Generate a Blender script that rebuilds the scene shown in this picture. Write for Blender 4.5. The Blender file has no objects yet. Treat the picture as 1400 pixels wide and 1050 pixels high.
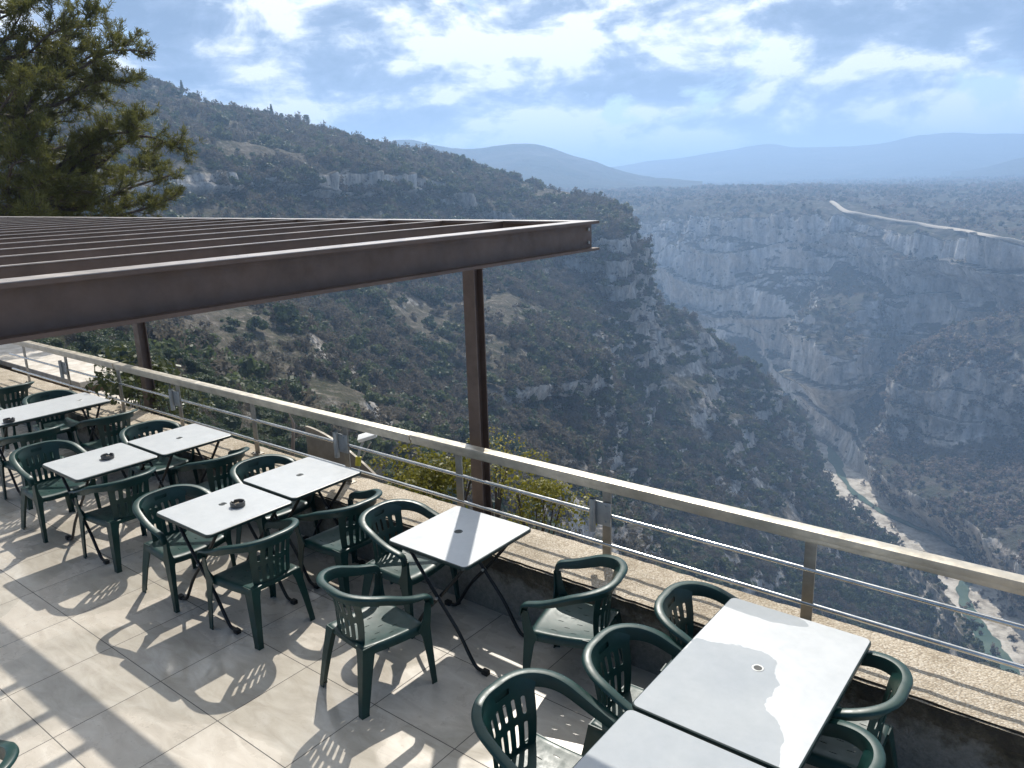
import bpy, bmesh, math, random
import numpy as np
from mathutils import Vector, Matrix
random.seed(7); RS = np.random.RandomState(7)
SC = bpy.context.scene; COL = SC.collection
R = math.radians
# world: X runs along the parapet, Y points out over the canyon, floor z = 0, eye at (0, 0, 2.8)
EYE = 2.8; FOC = 1065.0; PITCH = R(14.5); ROLL = -0.0297; YAW = R(-38.3)
_t = np.array([math.cos(YAW), math.sin(YAW)]); _n = np.array([-math.sin(YAW), math.cos(YAW)])
_f = np.array([0, math.cos(PITCH), -math.sin(PITCH)]); _r0 = np.array([1., 0, 0]); _u0 = np.array([0, math.sin(PITCH), math.cos(PITCH)])
_r = math.cos(ROLL)*_r0 + math.sin(ROLL)*_u0; _u = -math.sin(ROLL)*_r0 + math.cos(ROLL)*_u0
def rot(v): return np.array([v[0]*_t[0]+v[1]*_t[1], v[0]*_n[0]+v[1]*_n[1], v[2]])
CR, CU, CF = rot(_r), rot(_u), rot(_f)
def ray(px, py): return (px-700)/FOC*CR - (py-525)/FOC*CU + CF
def at(px, py, D):                    # the point seen at (px, py) that lies D metres away on the map
    d = ray(px, py); return d*(D/math.hypot(d[0], d[1])) + np.array([0, 0, EYE])
def atz(px, py, z):
    d = ray(px, py); return d*((z-EYE)/d[2]) + np.array([0, 0, EYE])
def pol(px, D, z):                    # same compass bearing as column px (on the horizon), distance D, height z
    d = ray(px, 245); h = math.hypot(d[0], d[1]); return np.array([d[0]/h*D, d[1]/h*D, z])

# ------------------------------------------------------------------ helpers
def tag(o, label=None, cat=None, group=None, kind=None):
    if label: o['label'] = label
    if cat: o['category'] = cat
    if group: o['group'] = group
    if kind: o['kind'] = kind
    return o
def smooth(me, ang=40):
    me.polygons.foreach_set('use_smooth', [True]*len(me.polygons))
    try: me.set_sharp_from_angle(angle=R(ang))
    except Exception: pass
def obj(name, me, mat=None, parent=None, sm=40):
    if isinstance(me, bmesh.types.BMesh):
        m = bpy.data.meshes.new(name); me.to_mesh(m); me.free(); me = m
    if mat is not None and not me.materials: me.materials.append(mat)
    if sm: smooth(me, sm)
    o = bpy.data.objects.new(name, me); COL.objects.link(o)
    if parent: o.parent = parent
    return o
def empty(name, loc=(0, 0, 0), rz=0):
    o = bpy.data.objects.new(name, None); COL.objects.link(o); o.empty_display_size = .1
    o.location = loc; o.rotation_euler = (0, 0, rz); return o
def copy_tree(o, parent=None):
    c = o.copy(); COL.objects.link(c); c.parent = parent
    for ch in list(o.children): copy_tree(ch, c)
    return c
def add_box(bm, x0, x1, y0, y1, z0, z1, bev=0):
    r = bmesh.ops.create_cube(bm, size=1)
    for v in r['verts']: v.co = Vector(((x0+x1)/2+v.co.x*(x1-x0), (y0+y1)/2+v.co.y*(y1-y0), (z0+z1)/2+v.co.z*(z1-z0)))
    if bev:
        es = list({e for v in r['verts'] for e in v.link_edges})
        bmesh.ops.bevel(bm, geom=es, offset=bev, segments=2, affect='EDGES', profile=.7)
def frames(pts):
    P = [Vector(p) for p in pts]; out = []
    for i, p in enumerate(P):
        d = (P[min(i+1, len(P)-1)]-P[max(i-1, 0)]).normalized()
        out.append((p, d))
    return out
def add_tube(bm, pts, rad, seg=10, cap=True):
    rads = rad if isinstance(rad, (list, tuple)) else [rad]*len(pts)
    rings = []; ref = None
    for (p, d), r in zip(frames(pts), rads):
        if ref is None: ref = Vector((0, 0, 1)) if abs(d.z) < .9 else Vector((1, 0, 0))
        a = (ref - d*ref.dot(d)).normalized(); b = d.cross(a); ref = a
        rings.append([bm.verts.new(p + (a*math.cos(k*2*math.pi/seg)+b*math.sin(k*2*math.pi/seg))*r) for k in range(seg)])
    for A, B in zip(rings, rings[1:]):
        for k in range(seg): bm.faces.new((A[k], A[(k+1) % seg], B[(k+1) % seg], B[k]))
    if cap: bm.faces.new(rings[0][::-1]); bm.faces.new(rings[-1])
def add_sections(bm, secs, closed=True, cap=True):
    rings = [[bm.verts.new(Vector(p)) for p in s] for s in secs]; n = len(rings[0])
    for A, B in zip(rings, rings[1:]):
        for k in range(n if closed else n-1): bm.faces.new((A[k], A[(k+1) % n], B[(k+1) % n], B[k]))
    if cap and closed: bm.faces.new(rings[0][::-1]); bm.faces.new(rings[-1])
    return rings
def spline(pts, n):                   # Catmull-Rom through pts (k, dim)
    P = np.asarray(pts, float); k = len(P); x = np.linspace(0, k-1, n); i = np.clip(x.astype(int), 0, k-2); f = (x-i)[:, None]
    g = lambda j: P[np.clip(j, 0, k-1)]
    p0, p1, p2, p3 = g(i-1), g(i), g(i+1), g(i+2)
    return .5*((2*p1)+(-p0+p2)*f+(2*p0-5*p1+4*p2-p3)*f*f+(-p0+3*p1-3*p2+p3)*f**3)
def grid_mesh(name, V):               # V: (a, b, 3)
    a, b, _ = V.shape; me = bpy.data.meshes.new(name)
    i = np.arange((a-1)*(b-1)); r, c = i//(b-1), i % (b-1); v = r*b+c
    q = np.stack([v, v+1, v+b+1, v+b], 1)
    me.vertices.add(a*b); me.vertices.foreach_set('co', V.reshape(-1).astype('f'))
    me.loops.add(len(q)*4); me.loops.foreach_set('vertex_index', q.reshape(-1).astype('i'))
    me.polygons.add(len(q)); me.polygons.foreach_set('loop_start', np.arange(0, len(q)*4, 4, dtype='i'))
    me.update(); me.validate(); return me
def quads_mesh(name, Q):              # Q: (m, 4, 3) loose quads
    m = len(Q); me = bpy.data.meshes.new(name); me.vertices.add(m*4); me.vertices.foreach_set('co', Q.reshape(-1).astype('f'))
    me.loops.add(m*4); me.loops.foreach_set('vertex_index', np.arange(m*4, dtype='i'))
    me.polygons.add(m); me.polygons.foreach_set('loop_start', np.arange(0, m*4, 4, dtype='i')); me.update(); return me
# vectorised gradient-free value noise
def _h(ix, iy, iz, s):
    h = (ix*374761393 + iy*668265263 + iz*2147483647 + s*974711) & 0xffffffff
    h = ((h ^ (h >> 13))*1274126177) & 0xffffffff
    return ((h ^ (h >> 16)) & 0xffff)/65535.0*2-1
def vnoise(x, y, z, s=0):
    ix, iy, iz = np.floor(x).astype(np.int64), np.floor(y).astype(np.int64), np.floor(z).astype(np.int64)
    fx, fy, fz = x-ix, y-iy, z-iz
    fx, fy, fz = [f*f*f*(f*(f*6-15)+10) for f in (fx, fy, fz)]
    L = lambda a, b, t: a+(b-a)*t
    c = [[[_h(ix+i, iy+j, iz+k, s) for k in (0, 1)] for j in (0, 1)] for i in (0, 1)]
    return L(L(L(c[0][0][0], c[1][0][0], fx), L(c[0][1][0], c[1][1][0], fx), fy), L(L(c[0][0][1], c[1][0][1], fx), L(c[0][1][1], c[1][1][1], fx), fy), fz)
def fbm(x, y, z, o=5, s=0, ridged=False, gain=.5):
    v = 0; a = 1; t = 0
    for k in range(o):
        n_ = vnoise(x*2**k+k*17.3, y*2**k-k*9.1, z*2**k+k*4.7, s+k)
        if ridged: n_ = 1-2*np.abs(n_)
        v = v+n_*a; t += a; a *= gain
    return v/t

# ------------------------------------------------------------------ materials
def mat(name, col=(.5, .5, .5), rough=.5, metal=0, spec=None):
    m = bpy.data.materials.new(name); m.use_nodes = True; b = m.node_tree.nodes['Principled BSDF']
    b.inputs['Base Color'].default_value = (*col, 1); b.inputs['Roughness'].default_value = rough; b.inputs['Metallic'].default_value = metal
    if spec is not None: b.inputs['Specular IOR Level'].default_value = spec
    return m
class NT:
    def __init__(s, m): s.t = m.node_tree; s.b = s.t.nodes.get('Principled BSDF')
    def n(s, ty, **k):
        nd = s.t.nodes.new(ty)
        for a, b in k.items():
            if a in nd.bl_rna.properties: setattr(nd, a, b)
            else: nd.inputs[a].default_value = b
        return nd
    def l(s, a, b): s.t.links.new(a, b)
    def coord(s, kind='Object'): return s.n('ShaderNodeTexCoord').outputs[kind]
    def mapping(s, src, scale): 
        m = s.n('ShaderNodeMapping'); m.inputs['Scale'].default_value = scale; s.l(src, m.inputs['Vector']); return m.outputs[0]
    def noise(s, src, scale, detail=6, rough=.6, dist=0):
        n = s.n('ShaderNodeTexNoise'); n.inputs['Scale'].default_value = scale; n.inputs['Detail'].default_value = detail
        n.inputs['Roughness'].default_value = rough; n.inputs['Distortion'].default_value = dist; s.l(src, n.inputs['Vector']); return n.outputs['Fac']
    def ramp(s, fac, stops, interp='LINEAR'):
        r = s.n('ShaderNodeValToRGB'); r.color_ramp.interpolation = interp; e = r.color_ramp.elements
        while len(e) < len(stops): e.new(.5)
        for el, (p, c) in zip(e, stops):
            el.position = p; el.color = (*c, 1) if isinstance(c, (tuple, list)) else (c, c, c, 1)
        s.l(fac, r.inputs['Fac']); return r.outputs['Color']
    def mix(s, fac, a, b, mode='MIX'):
        m = s.n('ShaderNodeMix'); m.data_type = 'RGBA'; m.blend_type = mode
        for v, i in ((fac, 0), (a, 6), (b, 7)):
            if isinstance(v, (int, float)): m.inputs[i].default_value = v
            elif isinstance(v, tuple): m.inputs[i].default_value = (*v, 1)
            else: s.l(v, m.inputs[i])
        return m.outputs[2]
    def math(s, op, a, b=0.0, c=None):
        m = s.n('ShaderNodeMath'); m.operation = op
        for i, v in enumerate((a, b) if c is None else (a, b, c)):
            if isinstance(v, (int, float)): m.inputs[i].default_value = v
            else: s.l(v, m.inputs[i])
        return m.outputs[0]
    def bump(s, h, strength, dist=.01, nrm=None):
        b = s.n('ShaderNodeBump'); b.inputs['Strength'].default_value = strength; b.inputs['Distance'].default_value = dist
        s.l(h, b.inputs['Height'])
        if nrm: s.l(nrm, b.inputs['Normal'])
        return b.outputs[0]
    def set(s, name, v): s.l(v, s.b.inputs[name])

def m_plastic():
    m = mat('green_plastic', (.008, .055, .05), .3); k = NT(m); co = k.coord()
    n1 = k.noise(co, 9, 5); k.set('Base Color', k.ramp(n1, [(.3, (.0025, .028, .024)), (.7, (.005, .045, .038))]))
    k.set('Roughness', k.ramp(k.noise(co, 22, 6), [(.35, .36), (.7, .5)])); k.set('Normal', k.bump(k.noise(co, 260, 2), .12, .001)); m.node_tree.nodes['Principled BSDF'].inputs['Specular IOR Level'].default_value = .48; return m
def m_tabletop():
    m = mat('white_laminate', (.78, .79, .8), .3); k = NT(m); geo = k.n('ShaderNodeNewGeometry').outputs['Position']
    nz = k.noise(geo, 3.2, 4, .5, .3); sp = k.n('ShaderNodeSeparateXYZ'); k.l(geo, sp.inputs[0])
    def blob(x, y, rx, ry):
        dx = k.math('DIVIDE', k.math('SUBTRACT', sp.outputs[0], x), rx); dy = k.math('DIVIDE', k.math('SUBTRACT', sp.outputs[1], y), ry)
        return k.math('SUBTRACT', 1.0, k.math('SQRT', k.math('ADD', k.math('MULTIPLY', dx, dx), k.math('MULTIPLY', dy, dy))))
    w = k.math('MAXIMUM', blob(-1.16, 2.72, .27, .42), k.math('MAXIMUM', blob(-.95, 2.45, .22, .3), blob(-1.3, 2.2, .3, .4)))
    w = k.math('MAXIMUM', w, blob(-1.25, 3.44, .3, .07))
    wet = k.ramp(k.math('ADD', w, k.math('MULTIPLY_ADD', nz, 1.1, -.55)), [(.0, 0), (.012, 1)])
    grime = k.ramp(k.noise(geo, 9, 8, .72), [(.3, (.47, .49, .495)), (.7, (.55, .565, .565))])
    k.set('Base Color', k.mix(wet, grime, k.mix(.3, grime, (.25, .28, .3))))
    k.set('Roughness', k.mix(wet, k.ramp(k.noise(geo, 30, 4), [(.3, .3), (.7, .45)]), (.06, .06, .06)))
    edge = k.bump(wet, .25, .002); k.set('Normal', k.bump(k.noise(geo, 90, 3), .03, .001, edge)); return m
def m_floor():
    m = mat('stone_tile', (.5, .47, .42), .4); k = NT(m); geo = k.n('ShaderNodeNewGeometry').outputs['Position']
    sep = k.n('ShaderNodeSeparateXYZ'); k.l(geo, sep.inputs[0]); S = .6
    fx = k.math('ADD', k.math('DIVIDE', sep.outputs[0], S), 100-.02/S); fy = k.math('ADD', k.math('DIVIDE', sep.outputs[1], S), 100-.05/S)
    def line(f):
        fr = k.math('FRACT', f); d = k.math('MINIMUM', fr, k.math('SUBTRACT', 1.0, fr)); return k.math('LESS_THAN', d, .0042)
    g = k.math('MAXIMUM', line(fx), line(fy))
    cx = k.n('ShaderNodeCombineXYZ'); k.l(k.math('FLOOR', fx), cx.inputs[0]); k.l(k.math('FLOOR', fy), cx.inputs[1])
    wn = k.n('ShaderNodeTexWhiteNoise'); wn.noise_dimensions = '3D'; k.l(cx.outputs[0], wn.inputs['Vector'])
    off = k.n('ShaderNodeVectorMath'); off.operation = 'SCALE'; k.l(wn.outputs['Color'], off.inputs[0]); off.inputs['Scale'].default_value = 9
    add = k.n('ShaderNodeVectorMath'); add.operation = 'ADD'; k.l(geo, add.inputs[0]); k.l(off.outputs[0], add.inputs[1])
    vein = k.noise(k.mapping(add.outputs[0], (1.2, 3.4, 1)), 2.6, 9, .62, 1.2)
    base = k.ramp(vein, [(.28, (.50, .445, .37)), (.5, (.60, .54, .455)), (.72, (.70, .645, .555))])
    tone = k.math('MULTIPLY_ADD', wn.outputs['Value'], .14, .93)
    base = k.mix(1.0, base, k.ramp(tone, [(0, 0.0), (1, 1.0)]), 'MULTIPLY')
    dirt = k.ramp(k.noise(geo, 1.3, 7, .65), [(.35, (.62, .62, .6)), (.62, (1, 1, 1))])
    base = k.mix(.45, base, k.mix(1.0, base, dirt, 'MULTIPLY'))
    speck = k.ramp(k.noise(geo, 60, 3, .7), [(.27, (.6, .58, .55)), (.36, (1, 1, 1))]); base = k.mix(.5, base, k.mix(1.0, base, speck, 'MULTIPLY'))
    wet = k.ramp(k.noise(geo, .75, 4, .5, .6), [(.47, 0), (.53, 1)])
    base = k.mix(wet, base, k.mix(1.0, base, (.86, .87, .87), 'MULTIPLY'))
    k.set('Base Color', k.mix(g, base, (.07, .065, .06)))
    ro = k.mix(wet, k.ramp(k.noise(geo, 7, 5), [(.3, .2), (.7, .42)]), k.ramp(k.noise(geo, 5, 4), [(.3, .07), (.7, .2)]))
    k.set('Roughness', k.mix(g, ro, (.8, .8, .8)))
    k.set('Normal', k.bump(k.math('ADD', k.math('MULTIPLY', g, -1.0), k.math('MULTIPLY', k.noise(geo, 120, 4), .08)), .35, .003)); return m
def m_aggregate():
    m = mat('exposed_aggregate', (.4, .35, .27), .8); k = NT(m); geo = k.n('ShaderNodeNewGeometry'); P = geo.outputs['Position']
    v = k.n('ShaderNodeTexVoronoi'); v.inputs['Scale'].default_value = 95; k.l(P, v.inputs['Vector'])
    peb = k.ramp(v.outputs['Color'], [(.0, (.36, .29, .21)), (.35, (.48, .41, .31)), (.65, (.56, .49, .385)), (1, (.68, .62, .52))])
    peb = k.mix(k.ramp(v.outputs['Distance'], [(.45, 0), (.8, 1)]), peb, (.32, .26, .19))
    st = k.ramp(k.noise(P, 2.2, 8, .7), [(.34, (.5, .46, .38)), (.56, (1, 1, 1))]); peb = k.mix(.8, peb, k.mix(1.0, peb, st, 'MULTIPLY'))
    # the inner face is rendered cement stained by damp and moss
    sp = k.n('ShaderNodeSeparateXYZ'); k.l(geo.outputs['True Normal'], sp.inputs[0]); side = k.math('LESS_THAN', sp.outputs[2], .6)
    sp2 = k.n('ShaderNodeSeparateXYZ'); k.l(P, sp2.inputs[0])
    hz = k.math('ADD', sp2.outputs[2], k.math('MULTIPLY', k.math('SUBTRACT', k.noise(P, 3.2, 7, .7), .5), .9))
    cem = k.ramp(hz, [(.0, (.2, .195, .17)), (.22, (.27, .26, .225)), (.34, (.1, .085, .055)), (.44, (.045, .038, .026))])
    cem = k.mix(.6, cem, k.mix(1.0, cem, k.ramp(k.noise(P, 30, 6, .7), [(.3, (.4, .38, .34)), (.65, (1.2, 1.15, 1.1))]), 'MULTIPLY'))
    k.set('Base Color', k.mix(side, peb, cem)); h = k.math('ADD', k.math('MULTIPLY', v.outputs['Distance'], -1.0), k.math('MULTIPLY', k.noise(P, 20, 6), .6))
    k.set('Normal', k.bump(h, .8, .006)); return m
def m_steel(name, col, rough, metal, bs=.1):
    m = mat(name, col, rough, metal); k = NT(m); co = k.n('ShaderNodeNewGeometry').outputs['Position']
    a = tuple(c*.72 for c in col); b = tuple(min(1, c*1.2) for c in col)
    k.set('Base Color', k.ramp(k.noise(co, 6, 8, .7), [(.3, a), (.7, b)])); k.set('Roughness', k.ramp(k.noise(co, 18, 6), [(.3, rough*.7), (.75, min(1, rough*1.4))]))
    k.set('Normal', k.bump(k.noise(co, 70, 4), bs, .002)); return m
def m_leaf(name, stops, rough=.6, trans=.38):
    m = mat(name, stops[0], rough, 0, .3); k = NT(m); oi = k.n('ShaderNodeObjectInfo').outputs['Random']; g = k.coord('Object')
    nz = k.noise(g, 1.4, 5, .6); f = k.math('ADD', k.math('MULTIPLY', oi, .62), k.math('MULTIPLY', nz, .5)); st = [(i/(len(stops)-1)*.8+.12, c) for i, c in enumerate(stops)]
    k.set('Base Color', k.ramp(f, st))
    if trans:
        tr = k.n('ShaderNodeBsdfTranslucent'); k.l(k.ramp(f, [(p, tuple(min(1, c*1.5) for c in q)) for p, q in st]), tr.inputs['Color'])
        mx = k.n('ShaderNodeMixShader'); mx.inputs[0].default_value = trans; k.l(k.b.outputs[0], mx.inputs[1]); k.l(tr.outputs[0], mx.inputs[2])
        k.l(mx.outputs[0], k.t.nodes['Material Output'].inputs['Surface'])
    return m
def m_terrain(name, rock, scrub, sc=1.0, cliff=.62, VG=.52):
    m = mat(name, (.3, .3, .3), .95, 0, .1); k = NT(m); geo = k.n('ShaderNodeNewGeometry'); P = geo.outputs['Position']
    sp = k.n('ShaderNodeSeparateXYZ'); k.l(geo.outputs['Normal'], sp.inputs[0])
    n1 = k.noise(P, .02*sc, 8, .65); n2 = k.noise(P, .12*sc, 8, .7); streak = k.noise(k.mapping(P, (1, 1, .16)), .16*sc, 8, .65)
    up = k.math('ADD', sp.outputs[2], k.math('MULTIPLY', k.math('SUBTRACT', n2, .5), .9))
    steep = k.ramp(up, [(cliff-.12, 1), (cliff+.12, 0)])
    fine = k.noise(P, .55*sc, 5, .75); fs = k.math('ADD', k.math('MULTIPLY', streak, .75), k.math('MULTIPLY', fine, .25))
    rk = k.ramp(fs, [(.36, tuple(c*.28 for c in rock)), (.44, tuple(c*.7 for c in rock)), (.53, rock), (.66, tuple(min(1, c*1.5) for c in rock))])
    veg = k.ramp(k.noise(P, .085*sc, 9, .78), [(VG, 0), (VG+.05, 1)]); rk = k.mix(k.math('MULTIPLY', veg, .75), rk, scrub[1])
    stain = k.ramp(k.noise(k.mapping(P, (1, 1, .3)), .035*sc, 6, .6), [(.42, (1, 1, 1)), (.62, (.72, .58, .45))]); rk = k.mix(.5, rk, k.mix(1.0, rk, stain, 'MULTIPLY'))
    gr = k.ramp(n2, [(.3, scrub[0]), (.5, scrub[1]), (.6, scrub[2]), (.74, tuple(c*.9 for c in rock))])
    gr = k.mix(k.ramp(n1, [(.4, 0), (.6, 1)]), gr, k.mix(.5, gr, scrub[3]))
    k.set('Base Color', k.mix(steep, gr, rk)); k.set('Normal', k.bump(k.math('ADD', streak, n2), .9, 3.0/sc)); return m
MP = m_plastic(); MT = m_tabletop(); MF = m_floor(); MA = m_aggregate()
M_RIM = mat('dark_green_rim', (.012, .03, .028), .35); M_BLK = m_steel('black_tube', (.012, .014, .015), .4, .3, .05)
M_RAIL = m_steel('brushed_steel', (.55, .50, .41), .4, .6); M_POST = m_steel('galvanised_steel', (.34, .315, .27), .5, .75)
M_TUBE = m_steel('bright_tube', (.62, .62, .6), .22, .95, .03); M_BRK = m_steel('grey_zinc', (.42, .43, .42), .5, .5)
M_BROWN = m_steel('brown_painted_steel', (.125, .085, .066), .5, .1); M_TOPB = m_steel('sky_sheen_top_paint', (.40, .355, .32), .35, .1)  # top plates lightened: the grazing sky sheen is put into their colour
# ------------------------------------------------------------------ camera, sun, sky
cam = bpy.data.objects.new('camera', bpy.data.cameras.new('camera')); COL.objects.link(cam); SC.camera = cam
cam.data.lens = FOC/1400*36; cam.data.sensor_width = 36; cam.data.clip_end = 60000; cam.data.clip_start = .05
cam.matrix_world = Matrix(((CR[0], CU[0], -CF[0], 0), (CR[1], CU[1], -CF[1], 0), (CR[2], CU[2], -CF[2], EYE), (0, 0, 0, 1)))
SKX, SKY = 3.1, 1.7
SD = Vector((-.53, .765, 1.0)).normalized()        # towards the sun
sun = bpy.data.objects.new('sun', bpy.data.lights.new('sun', 'SUN')); COL.objects.link(sun)
sun.data.energy = 5.0; sun.data.angle = R(.5); sun.data.color = (1, .95, .87); sun.rotation_euler = SD.to_track_quat('Z', 'Y').to_euler(); sun.location = (-5, 8, 12)
W = bpy.data.worlds.new('World'); SC.world = W; W.use_nodes = True; k = NT(W); k.t.nodes.clear()
sky = k.n('ShaderNodeTexSky'); sky.sky_type = 'NISHITA'; sky.sun_disc = False; sky.sun_elevation = math.asin(SD.z); sky.sun_rotation = math.atan2(SD.x, SD.y)
sky.altitude = 600; sky.air_density = 1.0; sky.dust_density = .6; sky.ozone_density = 1.6
gen = k.n('ShaderNodeTexCoord').outputs['Generated']; sx = k.n('ShaderNodeSeparateXYZ'); k.l(gen, sx.inputs[0])
def sv(ax, ay, az, dx=0, dy=0, dz=0):
    m_ = k.n('ShaderNodeMapping'); m_.inputs['Scale'].default_value = (ax, ay, az); m_.inputs['Location'].default_value = (dx, dy, dz); k.l(gen, m_.inputs['Vector']); return m_.outputs[0]
sh = (SD.x*.16, SD.y*.16, .32)                                    # a step towards the sun, for the lit side of each puff
big = k.noise(sv(6.6, 6.6, 12.5, SKX, SKY, 0), 1, 11, .56, .35); big2 = k.noise(sv(6.6, 6.6, 12.5, SKX+sh[0], SKY+sh[1], sh[2]), 1, 11, .56, .35)
patch = k.noise(sv(3.0, 3.0, 13, 5, 2, 1), 1, 5, .5, .3); wisp = k.noise(sv(16, 16, 30, 1, 8, 3), 1, 9, .62, .4)
ahead = k.math('ADD', k.math('MULTIPLY', sx.outputs[0], -.35), k.math('MULTIPLY', sx.outputs[1], .55))
side_ = k.ramp(k.math('ADD', ahead, .5), [(.30, 0), (.62, 1)])          # cloud kept over the canyon; unseen sky behind cleared to dim the fill light
cover = k.mix(1.0, k.ramp(big, [(.31, 0), (.38, 1)]), side_, 'MULTIPLY')
lit = k.math('MULTIPLY', k.math('SUBTRACT', big, big2), 2.6)
edge = k.ramp(big, [(.36, 1.0), (.50, .35), (.60, .0)])
br = k.math('ADD', k.math('ADD', lit, k.math('MULTIPLY', edge, .30)), k.math('ADD', k.math('MULTIPLY', k.math('SUBTRACT', patch, .5), 2.7), k.math('MULTIPLY_ADD', k.math('SUBTRACT', wisp, .5), 1.2, .31)))
br = k.math('ADD', br, k.math('MULTIPLY', sx.outputs[2], .7))
ccol = k.ramp(br, [(.08, (1.5, 2.1, 3.3)), (.38, (2.6, 3.3, 4.7)), (.52, (4.9, 5.5, 6.5)), (.76, (11.2, 11.0, 10.5))])
skyc = k.mix(cover, sky.outputs[0], ccol)
bg = k.n('ShaderNodeBackground'); bg.inputs['Strength'].default_value = .11; k.l(skyc, bg.inputs['Color'])
wo = k.n('ShaderNodeOutputWorld'); k.l(bg.outputs[0], wo.inputs['Surface'])
SC.view_settings.view_transform = 'Standard'; SC.view_settings.look = 'None'; SC.view_settings.exposure = .1; SC.view_settings.gamma = 1
SC.cycles.max_bounces = 6; SC.cycles.volume_bounces = 1; SC.cycles.volume_max_steps = 64; SC.cycles.transparent_max_bounces = 8
try: SC.cycles.use_denoising = True
except Exception: pass

# ------------------------------------------------------------------ terrace
bm = bmesh.new(); add_box(bm, -30, 9, -9, 3.6, -.4, 0); tag(obj('terrace_floor', bm, MF, sm=0), kind='structure')
# parapet: cement wall with a wide aggregate coping, broken into cast lengths
pw = empty('parapet_wall', (0, 3.8, 0)); tag(pw, 'low beige parapet wall of exposed pebble concrete running under the steel railing', 'wall')
def slabmesh(x0, x1, y0, y1, z0, z1, jit, seed):
    bm = bmesh.new(); add_box(bm, x0, x1, y0, y1, z0, z1); 
    bmesh.ops.subdivide_edges(bm, edges=[e for e in bm.edges if abs(e.verts[0].co.x-e.verts[1].co.x) > .1], cuts=int((x1-x0)/.06), use_grid_fill=True)
    rr = random.Random(seed)
    bmesh.ops.bevel(bm, geom=[e for e in bm.edges if abs(e.verts[0].co.x-e.verts[1].co.x) > .01 and e.is_manifold and e.calc_face_angle(0) > .5], offset=.012, segments=2, affect='EDGES')
    for v in bm.verts: v.co += Vector((0, rr.uniform(-jit, jit), rr.uniform(-jit, jit)*.7))
    return bm
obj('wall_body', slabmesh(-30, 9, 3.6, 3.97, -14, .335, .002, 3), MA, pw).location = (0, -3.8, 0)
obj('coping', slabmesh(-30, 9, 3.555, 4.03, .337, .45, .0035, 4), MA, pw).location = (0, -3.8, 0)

# railing
rl = empty('steel_railing', (-5, 3.88, .45)); tag(rl, 'long steel railing with flat handrail and two round bars on the parapet coping', 'railing')
def rpart(name, bm, m): o = obj(name, bm, m, rl); o.location = (5, -3.88, -.45); return o
RY = 3.88
for x0, x1, dz in ((-11.7, -8.62, .004), (-8.60, -4.03, 0), (-4.02, .6, .004), (.61, 5, 0)):
    bm = bmesh.new(); add_box(bm, x0, x1, RY-.035, RY+.045, .965+dz, 1.005+dz, .004); add_box(bm, x0+.004, x1-.004, RY-.024, RY+.036, .935+dz, .961+dz, .003); rpart('handrail', bm, M_RAIL)
for z in (.775, .575):
    bm = bmesh.new(); add_tube(bm, [(-11.6, RY, z), (5, RY, z)], .0125, 12); rpart('bar', bm, M_TUBE)
PX = [-11.1, -9.88, -8.58, -7.35, -6.07, -4.80, -3.57, -2.34, -1.10, .13, 1.4, 2.6]
for i, x in enumerate(PX):
    bm = bmesh.new(); add_box(bm, x-.03, x+.03, RY-.006, RY+.006, .449, .934, .002); add_box(bm, x-.05, x+.05, RY-.04, RY+.04, .45, .458, .002)
    for s in (-.035, .035): add_tube(bm, [(x+s, RY-.024, .458), (x+s, RY-.024, .468)], .008, 8)
    rpart('post', bm, M_POST)
    if i % 2 == 1 and x < 0:           # parasol sleeve bolted to every second post
        bx = x-.085
        bm = bmesh.new(); add_tube(bm, [(bx, RY-.034, .66), (bx, RY-.034, .88)], .021, 14, cap=False)
        add_tube(bm, [(bx, RY-.034, .66), (bx, RY-.034, .88)], .017, 14, cap=False)
        add_box(bm, bx+.014, x+.036, RY-.022, RY-.014, .71, .865, .002)
        for u_, w_ in ((.0, .735), (.0, .84)): add_tube(bm, [(x+u_, RY-.022, w_), (x+u_, RY-.03, w_)], .008, 8)
        rpart('parasol_sleeve', bm, M_BRK)

# ------------------------------------------------------------------ chairs
def baked(bm, sub=1, solid=.004):
    me = bpy.data.meshes.new('tmp'); bm.to_mesh(me); bm.free(); o = bpy.data.objects.new('tmp', me); COL.objects.link(o)
    if sub: s = o.modifiers.new('s', 'SUBSURF'); s.levels = sub; s.render_levels = sub
    if solid: s = o.modifiers.new('t', 'SOLIDIFY'); s.thickness = solid; s.offset = 0
    bpy.context.view_layer.update(); r = bpy.data.meshes.new_from_object(o.evaluated_get(bpy.context.evaluated_depsgraph_get()))
    bpy.data.objects.remove(o); return r
def holed_grid(us, vs, fn, hole):
    bm = bmesh.new(); g = [[bm.verts.new(fn(u, v)) for u in us] for v in vs]
    for j in range(len(vs)-1):
        for i in range(len(us)-1):
            if not hole((us[i]+us[i+1])/2, (vs[j]+vs[j+1])/2): bm.faces.new((g[j][i], g[j][i+1], g[j+1][i+1], g[j+1][i]))
    return bm
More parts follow.
